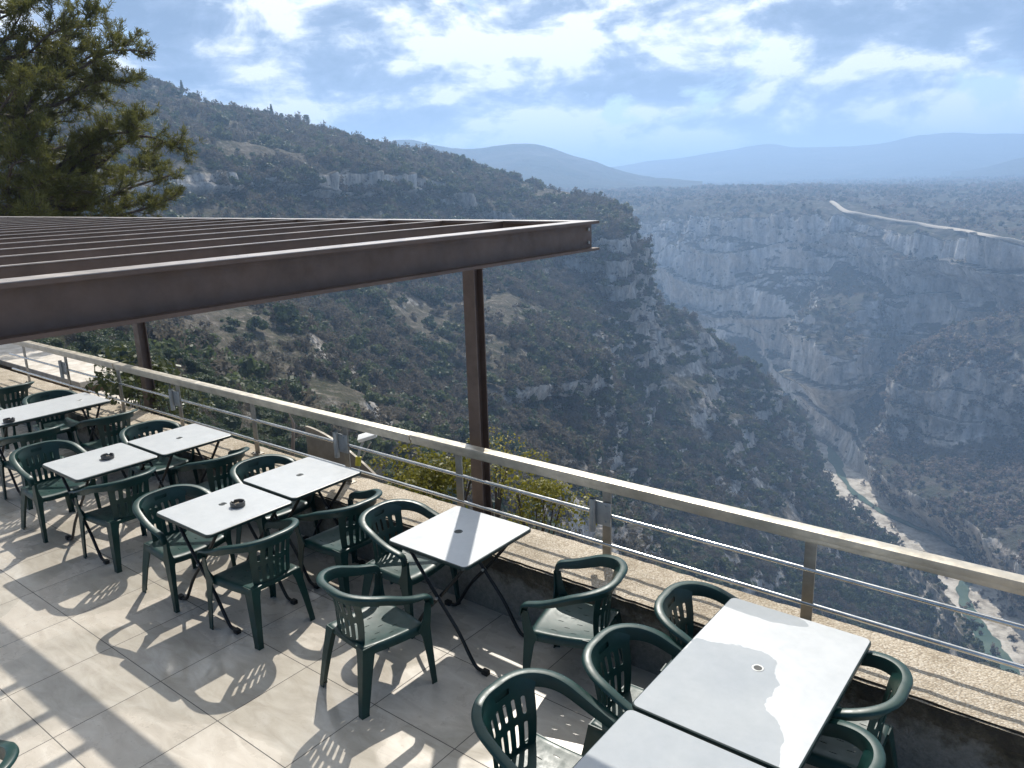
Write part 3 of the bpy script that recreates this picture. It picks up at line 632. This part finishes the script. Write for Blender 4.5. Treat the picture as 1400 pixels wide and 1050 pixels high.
# distant hills
M_FAR = m_terrain('far_hills', (.2, .2, .18), [(.03, .04, .025), (.05, .055, .035), (.09, .08, .06), (.07, .07, .05)], .05, .2)
def ridge(name, sky, D, depth, base):
    cols = []
    for px, py in sky:
        t_ = P(px, py, D); b_ = t_[:2]/np.linalg.norm(t_[:2]); cols.append([np.array([*(b_*(D-depth)), base]), np.array([*(b_*(D-depth*.55)), base+(t_[2]-base)*.38]), np.array([*(b_*(D-depth*.2)), base+(t_[2]-base)*.82]), t_, np.array([*(b_*(D+depth*.5)), base])])
    o, V = loft(name, cols, 300, 80, M_FAR, relief(16, .0022, 9, .006, 21, 1), 3); tag(o, kind='structure')
ridge('far_hill', [(300,245),(420,236),(490,219),(530,203),(560,200),(600,207),(645,210),(685,204),(720,202),(750,207),(790,221),(830,233),(880,243),(960,250)], 3000, 1100, -45)
ridge('blue_mountain', [(700,243),(780,237),(850,229),(920,220),(980,210),(1045,202),(1090,206),(1150,204),(1210,199),(1250,190),(1300,185),(1350,187),(1400,188),(1500,191),(1650,200),(1850,215)], 5600, 1500, -40)
ridge('right_spur', [(1300,238),(1340,233),(1370,225),(1400,218),(1450,211),(1550,205),(1700,210)], 3900, 700, -40)
# the plain itself, out to the horizon
bm = bmesh.new(); c0 = pol(900, 9000, 0)
for v in ((-9300, -6300), (9300, -6300), (9300, 13300), (-9300, 13300)): bm.verts.new((*v, -330))
bm.faces.new(bm.verts); tag(obj('ground', bm, M_CLIFF, sm=0), kind='structure')

# ------------------------------------------------------------------ vegetation
EV = m_leaf('evergreen_leaves', [(.022, .038, .015), (.040, .062, .024), (.066, .088, .034), (.105, .12, .05)], .55)
DRY = m_leaf('bare_branch_crowns', [(.06, .052, .040), (.085, .072, .056), (.11, .095, .072), (.13, .115, .085)], .8)
DRYF = m_leaf('bare_far_crowns', [(.12, .095, .08), (.17, .135, .115), (.22, .175, .15), (.25, .21, .17)], .8)
FARV = m_leaf('far_canopy', [(.035, .05, .03), (.06, .07, .042), (.11, .10, .07), (.16, .14, .11)], .8)
def clump_mesh(name, nq, leaf, lobes, seed, squash=.85, m=None, core=.62):
    rs = np.random.RandomState(seed); C = rs.normal(size=(lobes, 3))*[.42, .42, .26]+[0, 0, .55]; rad = rs.uniform(.30, .52, lobes)
    j = rs.randint(0, lobes, nq); d = rs.normal(size=(nq, 3)); d /= np.linalg.norm(d, axis=1, keepdims=True); d[:, 2] = np.where(d[:, 2] < -.3, -d[:, 2], d[:, 2])
    c = C[j]+d*(rad[j]*rs.uniform(.72, 1.08, nq))[:, None]; c[:, 2] *= squash
    nrm = d+rs.normal(size=(nq, 3))*.55; nrm /= np.linalg.norm(nrm, axis=1, keepdims=True)
    a = np.cross(nrm, rs.normal(size=(nq, 3))); a /= np.linalg.norm(a, axis=1, keepdims=True); b = np.cross(nrm, a); s = leaf*rs.uniform(.6, 1.4, (nq, 1))
    Q = np.stack([c-a*s-b*s*.6, c+a*s-b*s*.6, c+a*s+b*s*.6, c-a*s+b*s*.6], 1)
    if core:
        cq = []
        for q in range(lobes):
            bmx = bmesh.new(); bmesh.ops.create_cube(bmx, size=rad[q]*core*1.5)
            Rm = Matrix.Rotation(rs.uniform(0, 3), 4, Vector(rs.normal(size=3)).normalized())
            for f in bmx.faces: cq.append([np.array(Rm @ v.co)*[1, 1, squash]+C[q]*[1, 1, squash] for v in f.verts])
            bmx.free()
        Q = np.concatenate([Q, np.array(cq)])
    me = quads_mesh(name, Q); me.materials.append(m or EV); return me
def variants(cname, meshes):
    c = bpy.data.collections.new(cname)
    for i, me in enumerate(meshes): o = bpy.data.objects.new(me.name, me); c.objects.link(o)
    return c
def scatter(name, pts, scale, idx, coll, flat=None):
    me = bpy.data.meshes.new(name); n = len(pts); me.vertices.add(n); me.vertices.foreach_set('co', pts.reshape(-1).astype('f'))
    for an, ty, arr in (('scl', 'FLOAT', scale), ('vid', 'INT', idx), ('rz', 'FLOAT', RS.uniform(0, 6.28, n)), ('hz', 'FLOAT', RS.uniform(.75, 1.25, n) if flat is None else flat)):
        a = me.attributes.new(an, ty, 'POINT'); a.data.foreach_set('value', arr.astype('f' if ty == 'FLOAT' else 'i'))
    me.update(); o = bpy.data.objects.new(name, me); COL.objects.link(o)
    g = bpy.data.node_groups.new(name, 'GeometryNodeTree'); g.interface.new_socket('Geometry', in_out='INPUT', socket_type='NodeSocketGeometry'); g.interface.new_socket('Geometry', in_out='OUTPUT', socket_type='NodeSocketGeometry')
    N = g.nodes.new; i_ = N('NodeGroupInput'); o_ = N('NodeGroupOutput'); ip = N('GeometryNodeInstanceOnPoints'); ci = N('GeometryNodeCollectionInfo')
    ci.inputs['Collection'].default_value = coll; ci.inputs['Separate Children'].default_value = True; ci.inputs['Reset Children'].default_value = True
    def attr(nm, ty): a = N('GeometryNodeInputNamedAttribute'); a.data_type = ty; a.inputs['Name'].default_value = nm; return a.outputs['Attribute']
    L = g.links.new; L(i_.outputs[0], ip.inputs['Points']); L(ci.outputs[0], ip.inputs['Instance']); ip.inputs['Pick Instance'].default_value = True; L(attr('vid', 'INT'), ip.inputs['Instance Index'])
    cr = N('ShaderNodeCombineXYZ'); L(attr('rz', 'FLOAT'), cr.inputs[2]); L(cr.outputs[0], ip.inputs['Rotation'])
    cs = N('ShaderNodeCombineXYZ'); s = attr('scl', 'FLOAT'); mu = N('ShaderNodeMath'); mu.operation = 'MULTIPLY'; L(s, mu.inputs[0]); L(attr('hz', 'FLOAT'), mu.inputs[1]); L(s, cs.inputs[0]); L(s, cs.inputs[1]); L(mu.outputs[0], cs.inputs[2]); L(cs.outputs[0], ip.inputs['Scale'])
    L(ip.outputs[0], o_.inputs[0]); md = o.modifiers.new('scatter', 'NODES'); md.node_group = g; return o
near_c = variants('near_variants', [clump_mesh('oak_bush_a', 1500, .045, 9, 1), clump_mesh('oak_bush_b', 1500, .045, 12, 2, 1.0), clump_mesh('twig_bush_a', 1100, .03, 10, 3, 1.1, DRY, 0), clump_mesh('twig_bush_b', 1100, .03, 8, 4, .8, DRY, 0)])
mid_c = variants('mid_variants', [clump_mesh('bush_a', 260, .10, 7, 11), clump_mesh('bush_b', 260, .10, 9, 12, 1.05), clump_mesh('bush_c', 220, .11, 5, 13, .7), clump_mesh('bare_a', 240, .075, 8, 14, 1.1, DRY, .3), clump_mesh('bare_b', 240, .075, 9, 15, .9, DRY, .3)])
far_c = variants('far_variants', [clump_mesh('canopy_a', 60, .2, 5, 21, .9, FARV), clump_mesh('canopy_b', 60, .2, 6, 22, 1.0, FARV), clump_mesh('canopy_c', 60, .18, 6, 23, 1.1, DRYF, .3)])
SKIPF = None
def sample(V, dens, seed, dmin, dmax, steep_ok):
    """area-weighted random points on a lofted surface with density per square metre given by dens(distance)"""
    rs = np.random.RandomState(seed); a, b, c = V[:-1, :-1], V[:-1, 1:], V[1:, :-1]; cr = np.cross(b-a, c-a); ar = np.linalg.norm(cr, axis=2); nz = np.abs(cr[..., 2])/(ar+1e-9)
    ctr = (a+V[1:, 1:])/2; D = np.hypot(ctr[..., 0], ctr[..., 1]); x, y, z = ctr[..., 0], ctr[..., 1], ctr[..., 2]
    patch = np.clip(.62+1.5*fbm(x*.02, y*.02, z*.02, 4, seed), .04, 1.25)
    w = ar*dens(D)*patch*np.clip((nz-steep_ok)/.3, .05, 1)*(D > dmin)*(SKIPF(ctr) if SKIPF else 1)*(D < dmax)*(z > ZR+3)
    n = rs.poisson(w); i, j = np.nonzero(n); r = n[i, j]; i = np.repeat(i, r); j = np.repeat(j, r); u, v = rs.rand(len(i), 1), rs.rand(len(i), 1)
    p = V[i, j]+(V[i, j+1]-V[i, j])*u+(V[i+1, j]-V[i, j])*v
    return p, np.hypot(p[:, 0], p[:, 1]), nz[i, j], fbm(p[:, 0]*.007, p[:, 1]*.007, p[:, 2]*.01, 3, seed+5)
def inview(p, m=.15):
    q = p-np.array([0, 0, EYE]); z = q@CF; x = q@CR/z*FOC/700; y = q@CU/z*FOC/525; return (z > 0) & (np.abs(x) < 1.25+m) & (np.abs(y) < 1.1+m)
p, D, nz, f = sample(VA, lambda D: .30+0*D, 41, 16, 130, .25); ok = inview(p, .4) & ~((p[:, 1] < 5) & (p[:, 2] > -14)); p, D, f = p[ok], D[ok], f[ok]
bare = (RS.rand(len(p)) < np.clip(.35-f*1.2, .08, .7)); s_ = RS.uniform(.7, 1.9, len(p))**1.1
tag(scatter('near_scrub', p-[0, 0, .15], s_, np.where(bare, 2+RS.randint(0, 2, len(p)), RS.randint(0, 2, len(p))), near_c), kind='stuff')
p, D, nz, f = sample(VA, lambda D: np.clip(.17*(300/np.maximum(D, 130))**.7, 0, .26), 43, 110, 900, .42); ok = inview(p); p, D, nz, f = p[ok], D[ok], nz[ok], f[ok]
right = np.clip((p@CR/(p@CF)-.12)*2.2, 0, 1)
bare = RS.rand(len(p)) < np.clip(.14-f*.5+right*.45, .05, .8); s_ = (1.0+4.2*RS.rand(len(p))**2.0)*(.8+.5*np.clip((D-150)/500, 0, 1))*np.where(bare, .85, 1)
tag(scatter('hillside_scrub', p-[0, 0, .3], s_, np.where(bare, 3+RS.randint(0, 2, len(p)), RS.randint(0, 3, len(p))), mid_c), kind='stuff')
N1 = len(p)
p, D, nz, f = sample(VC, lambda D: .075+0*D, 45, 300, 1100, .12); ok = inview(p); p, nz = p[ok], nz[ok]; bare = RS.rand(len(p)) < .72
tag(scatter('valley_wood', p-[0, 0, .5], RS.uniform(2.2, 4.6, len(p)), np.where(bare, 2, RS.randint(0, 2, len(p))), far_c), kind='stuff')
SKIPF = lambda c: np.sqrt(((c[..., None, :2]-rp[None, None, ::6, :2])**2).sum(-1)).min(-1) > 34
p2, D, nz, f = sample(VB, lambda D: np.where(D < 1600, .014, .012*np.clip((1600/D)**2, .02, 1)), 47, 600, 4200, .5); ok = inview(p2); p2 = p2[ok]; D = D[ok]; bare = RS.rand(len(p2)) < .4
tag(scatter('gorge_scrub', p2-[0, 0, .5], RS.uniform(1.8, 4.6, len(p2))*np.clip(D/1300, 1, 1.3), np.where(bare, 2, RS.randint(0, 2, len(p2))), far_c), kind='stuff')
# woods on the river flats between the two banks
rs = np.random.RandomState(3); fl = np.array([atz(*q, ZR) for q in np.column_stack([rs.uniform(1100, 1420, 5200), rs.uniform(580, 930, 5200)])])
ctr = spline([atz(a, b, ZR) for a, b in ((1140,590),(1146,620),(1158,655),(1195,688),(1250,712),(1300,738),(1318,770),(1325,800),(1345,840),(1372,880),(1395,930),(1440,1000))], 120)
dist = np.sqrt(((fl[:, None, :2]-ctr[None, :, :2])**2).sum(2)).min(1); wdt = 36+10*vnoise(fl[:, 0]*.02, fl[:, 1]*.02, 0*fl[:, 0], 4)
keep = (dist > wdt) | (rs.rand(len(fl)) < .03+.2*np.clip(vnoise(fl[:, 0]*.03, fl[:, 1]*.03, 0*fl[:, 0], 9), 0, 1)); fl = fl[keep]
tag(scatter('river_wood', fl, rs.uniform(1.6, 3.4, len(fl)), np.where(rs.rand(len(fl)) < .85, 2, 0), far_c), kind='stuff')
print('instances', N1, len(p), len(p2), len(fl))
# ------------------------------------------------------------------ skyline trees, pine, things just outside the railing
M_BARK = mat('bark', (.06, .045, .035), .9); k = NT(M_BARK); co_ = k.n('ShaderNodeNewGeometry').outputs['Position']
k.set('Base Color', k.ramp(k.noise(k.mapping(co_, (1, 1, .25)), 14, 8, .7), [(.3, (.025, .02, .017)), (.7, (.14, .105, .08))])); k.set('Normal', k.bump(k.noise(k.mapping(co_, (1, 1, .3)), 20, 6), .8, .02))
q_ = VA.reshape(-1, 3)-[0, 0, EYE]; zz_ = q_@CF; pxs = 700+q_@CR/zz_*FOC; pys = 525-q_@CU/zz_*FOC; far_ok = (np.linalg.norm(q_, axis=1) > 400) & (zz_ > 0)
def crest(px): i = np.where((np.abs(pxs-px) < 2.5) & far_ok)[0]; return VA.reshape(-1, 3)[i[np.argmin(pys[i])]]
def conifer_mesh(seed, pointed):
    rs = np.random.RandomState(seed); n = 900; u = rs.rand(n)**.8; r = (1-u)*.30+.03 if pointed else .34*np.sqrt(np.clip(1-((u-.55)/.5)**2, 0, 1)); a = rs.uniform(0, 6.28, n)
    tier = (.75+.25*np.cos(u*40)); c = np.stack([np.cos(a)*r*tier*rs.uniform(.6, 1, n), np.sin(a)*r*tier*rs.uniform(.6, 1, n), .2+u*.8], 1)
    A = rs.normal(size=(n, 3)); A /= np.linalg.norm(A, axis=1, keepdims=True); B_ = np.cross(A, rs.normal(size=(n, 3))); B_ /= np.linalg.norm(B_, axis=1, keepdims=True); s = rs.uniform(.02, .045, (n, 1))
    me = quads_mesh('crown', np.stack([c-A*s-B_*s*.5, c+A*s-B_*s*.5, c+A*s+B_*s*.5, c-A*s+B_*s*.5], 1)); me.materials.append(EV); return me
cm_ = [conifer_mesh(5, True), conifer_mesh(6, False)]
bmx = bmesh.new(); add_tube(bmx, [(0, 0, -.1), (.01, 0, .4), (0, .01, .85)], [.022, .016, .006], 7); trunk_me = bpy.data.meshes.new('trunk'); bmx.to_mesh(trunk_me); bmx.free(); trunk_me.materials.append(M_BARK)
for px, h, kd, lb in ((249, 11, 0, 'pointed dark conifer standing alone high on the left skyline'), (364, 7, 1, 'small round tree on the ridge just left of a taller pine'), (371, 12, 0, 'tall pointed pine on the skyline above the pergola middle'),
                      (385, 8, 1, 'bushy tree right beside the tall skyline pine'), (421, 11, 1, 'flat topped pine on the ridge, set apart to the right'), (410, 6, 1, 'low tree leaning against the flat topped ridge pine'),
                      (340, 7, 1, 'round tree on the ridge between the two skyline conifers'), (489, 6, 0, 'small pointed tree on the ridge line before the far hill'), (634, 9, 1, 'round tree on the low ridge in front of the far hill')):
    p_ = crest(px); t = empty('ridge_tree', tuple(p_-[0, 0, .5]), px*.1); t.scale = (h*(.9 if kd else .75), h*(.9 if kd else .75), h); tag(t, lb, 'tree', 'trees on the ridge skyline')
    for nm, me in (('trunk', trunk_me), ('crown', cm_[kd])): o = bpy.data.objects.new(nm, me); COL.objects.link(o); o.parent = t
# big pine at the left
NEED = m_leaf('pine_needles', [(.085, .092, .024), (.16, .155, .042), (.26, .23, .07)], .5, .35)
rs = np.random.RandomState(12); base = at(-22, 300, 19.0); top = at(-55, -260, 19.5); rootp = np.array([base[0]+.2, base[1], -9.])
pine = empty('pine_tree', (base[0], base[1], -9)); tag(pine, 'large pine with long open branches rising behind the pergola at the left', 'tree')
tr = spline([rootp, [base[0], base[1], 0.], base, (base+top)/2+[.15, .1, 0], top], 40)
limbs = [(245,203,17.8),(212,74,18.4),(176,62,19.5),(137,10,20),(70,-12,18.4),(240,270,17.6),(232,240,18.4),(190,162,20),(172,112,19),(150,204,18),(112,62,20.4),(206,226,20.6),(125,262,17.6),(60,250,17),(100,152,19),(64,110,17.6),(34,62,18.6),(170,285,19),(92,214,20.4),(52,184,17),(18,18,18),(110,-20,20),(20,120,16.8),(70,160,21),(140,130,20.6),(30,220,16.6),(100,285,20.4),(180,180,17.4),(40,285,16.8),(150,240,21),(-60,100,17),(-90,200,18),(-80,30,19),(95,30,17.8),(30,150,21)]
bmb = bmesh.new(); add_tube(bmb, [tuple(v) for v in tr], [.26-.2*i/39 for i in range(40)], 12)
Q = []
def tuft(p, d, n, ln):
    d = d/np.linalg.norm(d)
    for _ in range(n):
        v = d*.55+rs.normal(size=3)*.62; v[2] += .3; v /= np.linalg.norm(v); w = np.cross(v, rs.normal(size=3)); w /= np.linalg.norm(w); L_ = ln*rs.uniform(.7, 1.15); b = p+rs.normal(size=3)*.018
        Q.append([b-w*.0055, b+w*.0055, b+v*L_+w*.0045, b+v*L_-w*.0045])
for a_, b_, D_ in limbs:
    tip = at(a_, b_, D_); i0 = np.argmin(np.abs(tr[:, 2]-(tip[2]-.35-rs.uniform(0, .7)))); s0 = tr[i0]; mid = s0*.5+tip*.5+[0, 0, -.12]+rs.normal(size=3)*.18
    L = spline([s0, s0*.75+tip*.25+[0, 0, -.1]+rs.normal(size=3)*.1, mid, s0*.22+tip*.78+rs.normal(size=3)*.12, tip], 26); ln = np.linalg.norm(tip-s0)
    add_tube(bmb, [tuple(v) for v in L], [.05*(1-i/27)**.9*min(1.3, ln/3)+.006 for i in range(26)], 6)
    for _ in range(int(9+ln*6)):
        u = rs.uniform(.22, .99)**.8; i = min(24, int(u*25)); p0 = L[i]; dr = (L[i+1]-L[i])/np.linalg.norm(L[i+1]-L[i]); v = dr*.7+rs.normal(size=3)*[.65, .65, .36]+[0, 0, .22]; v /= np.linalg.norm(v); sl = rs.uniform(.25, .8)*(1.1-.35*u)
        S = spline([p0, p0+v*sl*.5+rs.normal(size=3)*.03, p0+v*sl+[0, 0, .08]], 7); add_tube(bmb, [tuple(x) for x in S], [.011-.0012*j for j in range(7)], 4)
        for j in range(2, 7): tuft(S[j]+rs.normal(size=3)*.03, S[j]-S[j-1], 13, .105)
        for _ in range(2):
            w = v+rs.normal(size=3)*.6; w /= np.linalg.norm(w); e = S[3]+w*sl*.4; add_tube(bmb, [tuple(S[3]), tuple(e)], [.006, .004], 4); tuft(e, w, 22, .105); tuft((S[3]+e)/2, w, 10, .1)
o = obj('trunk', bmb, M_BARK, pine); o.location = (-base[0], -base[1], 9)
me = quads_mesh('crown', np.array(Q)); me.materials.append(NEED); o = bpy.data.objects.new('crown', me); COL.objects.link(o); o.parent = pine; o.location = (-base[0], -base[1], 9)
# ledge below the parapet with bushes
bm = bmesh.new(); add_box(bm, -24, 9, 4.05, 6.0, -16, -1.0); tag(obj('rock_ledge', bm, M_HILL, sm=0), kind='structure')
YEL = m_leaf('yellow_green_leaves', [(.10, .10, .016), (.20, .185, .025), (.30, .25, .04)], .5, .3); DGR = m_leaf('glossy_leaves', [(.04, .055, .02), (.10, .115, .045), (.2, .19, .09)], .4, .25)
def bush(px, py, D, r, ratio, m_, lb, seed, leaf, nq=2200):
    c = at(px, py, D); t = empty('bush', (c[0], c[1], -1.0)); tag(t, lb, 'bush'); me = clump_mesh('foliage', nq, leaf, 14, seed, ratio, m_, 0)
    o = bpy.data.objects.new('foliage', me); COL.objects.link(o); o.parent = t; o.scale = (r, r, r); o.location = (0, 0, c[2]+1.0-.5*r*ratio)
    bm = bmesh.new(); rr = random.Random(seed)
    for _ in range(9):
        a = rr.uniform(0, 6.28); add_tube(bm, [(0, 0, 0), (math.cos(a)*r*.15, math.sin(a)*r*.15, (c[2]+1)*.6), (math.cos(a)*r*.5, math.sin(a)*r*.5, c[2]+1+r*.3)], [.014, .009, .004], 5)
    obj('stem', bm, M_BARK, t)
bush(612, 663, 6.7, .50, 1.15, YEL, 'yellow green bush behind the railing left of the near column', 31, .030)
bush(735, 700, 6.0, .42, .8, YEL, 'low yellow green bush right of the near column below the railing', 32, .026)
bush(570, 655, 7.2, .40, .8, YEL, 'small sparse bush beside the white floodlight behind the railing', 33, .026, 900)
bush(185, 528, 10.2, .62, .9, DGR, 'leafy bush with pale leaves behind the railing left of the far column', 34, .045, 900)
bush(240, 556, 9.4, .42, .9, DGR, 'leafy bush at the foot of the far column behind the railing', 35, .04, 600)
bush(675, 640, 7.4, .42, 1.0, YEL, 'thin bush rising behind the near column', 36, .026, 700)
# white floodlight on its bracket
fl_ = empty('floodlight', (-5.0, 4.12, .30)); tag(fl_, 'white floodlight on a bent arm with a yellow clamp, outside the railing', 'floodlight')
bm = bmesh.new(); add_box(bm, -.085, .085, -.045, .045, -.014, .018, .008); add_box(bm, -.07, .07, -.035, .035, -.02, -.0145, .002); o = obj('lamp_head', bm, mat('white_enamel', (.8, .8, .78), .35), fl_); o.location = (.05, .12, .42); o.rotation_euler = (R(14), R(-16), R(38))
bm = bmesh.new(); add_tube(bm, [(0, .03, .20), (.0, .06, .30), (.02, .10, .385)], .012, 8); add_tube(bm, [(0, .03, -1.3), (0, .03, .20)], .012, 8); obj('arm', bm, M_BRK, fl_)
bm = bmesh.new(); add_tube(bm, [(.012, .04, .20), (.09, .12, .375)], .006, 8); obj('brace', bm, M_RAIL, fl_)
bm = bmesh.new(); add_tube(bm, [(0, .028, .17), (0, .045, .245)], .026, 12); obj('clamp', bm, mat('yellow_plastic', (.55, .48, .04), .5), fl_)
# curved grey sheet and bare stake
bm = bmesh.new(); n_ = 18; top_ = [(-5.98+.95*i/n_, .60-.30*(i/n_)**1.8) for i in range(n_+1)]
secs = [[(x, y_, z) for x, z in top_]+[(-5.03, y_, -.9), (-5.98, y_, -.9)] for y_ in (4.36, 4.385)]; add_sections(bm, secs)
tag(obj('sheet_panel', bm, m_steel('tan_sheet', (.30, .26, .21), .6, .1), sm=30), 'tan sheet panel with a curved top edge standing outside the railing', 'panel')
bm = bmesh.new(); add_tube(bm, [(-6.22, 4.3, -1.0), (-6.14, 4.3, .3), (-6.10, 4.32, .62), (-6.13, 4.3, .72)], [.022, .02, .015, .006], 8); tag(obj('wooden_stake', bm, mat('grey_wood', (.3, .24, .2), .8)), 'short bare wooden stake behind the railing beside the tan panel', 'stake')
# pale stone wall at the far left
M_ST = mat('pale_stone', (.6, .55, .48), .8); k = NT(M_ST); P_ = k.n('ShaderNodeNewGeometry').outputs['Position']
k.set('Base Color', k.ramp(k.noise(P_, 5, 8, .7), [(.3, (.40, .35, .28)), (.6, (.66, .61, .54))])); k.set('Normal', k.bump(k.noise(P_, 30, 6), .6, .01))
M_MAS = mat('brown_masonry', (.25, .18, .12), .9); k = NT(M_MAS); P_ = k.n('ShaderNodeNewGeometry').outputs['Position']; v_ = k.n('ShaderNodeTexVoronoi'); v_.inputs['Scale'].default_value = 4; k.l(k.mapping(P_, (1, 1, 1.8)), v_.inputs['Vector'])
k.set('Base Color', k.ramp(v_.outputs['Color'], [(0, (.12, .075, .045)), (1, (.34, .24, .15))])); k.set('Normal', k.bump(v_.outputs['Distance'], .8, .03))
sw = empty('stone_wall', (-13, 4.8, -1)); tag(sw, 'masonry wall with a pale flat coping beyond the railing at the far left', 'wall')
bm = bmesh.new(); add_box(bm, -5, 2.05, -.35, .15, 0, 1.29); obj('masonry', bm, M_MAS, sw, sm=0)
bm = bmesh.new(); add_box(bm, -5, 2.15, -.42, .25, 1.29, 1.37, .012); obj('coping', bm, M_ST, sw, sm=0)
bm = bmesh.new(); add_box(bm, -10.75, -9.75, 4.18, 4.62, .17, .22, .008); add_box(bm, -10.7, -9.8, 4.24, 4.56, -1, .17); tag(obj('stone_slab', bm, M_ST, sm=0), 'small pale stone slab below the end of the masonry wall behind the railing', 'slab')
hb = bmesh.new(); add_box(hb, -9500, 9500, -6500, 13500, -345, 330)
mh = bpy.data.materials.new('haze'); mh.use_nodes = True; k = NT(mh); k.t.nodes.remove(k.b); pv = k.n('ShaderNodeVolumePrincipled')
pv.inputs['Color'].default_value = (.44, .66, 1, 1); pv.inputs['Density'].default_value = .00036; pv.inputs['Anisotropy'].default_value = .35
k.l(pv.outputs[0], k.t.nodes['Material Output'].inputs['Volume'])
tag(obj('haze', hb, mh, sm=0), kind='stuff')
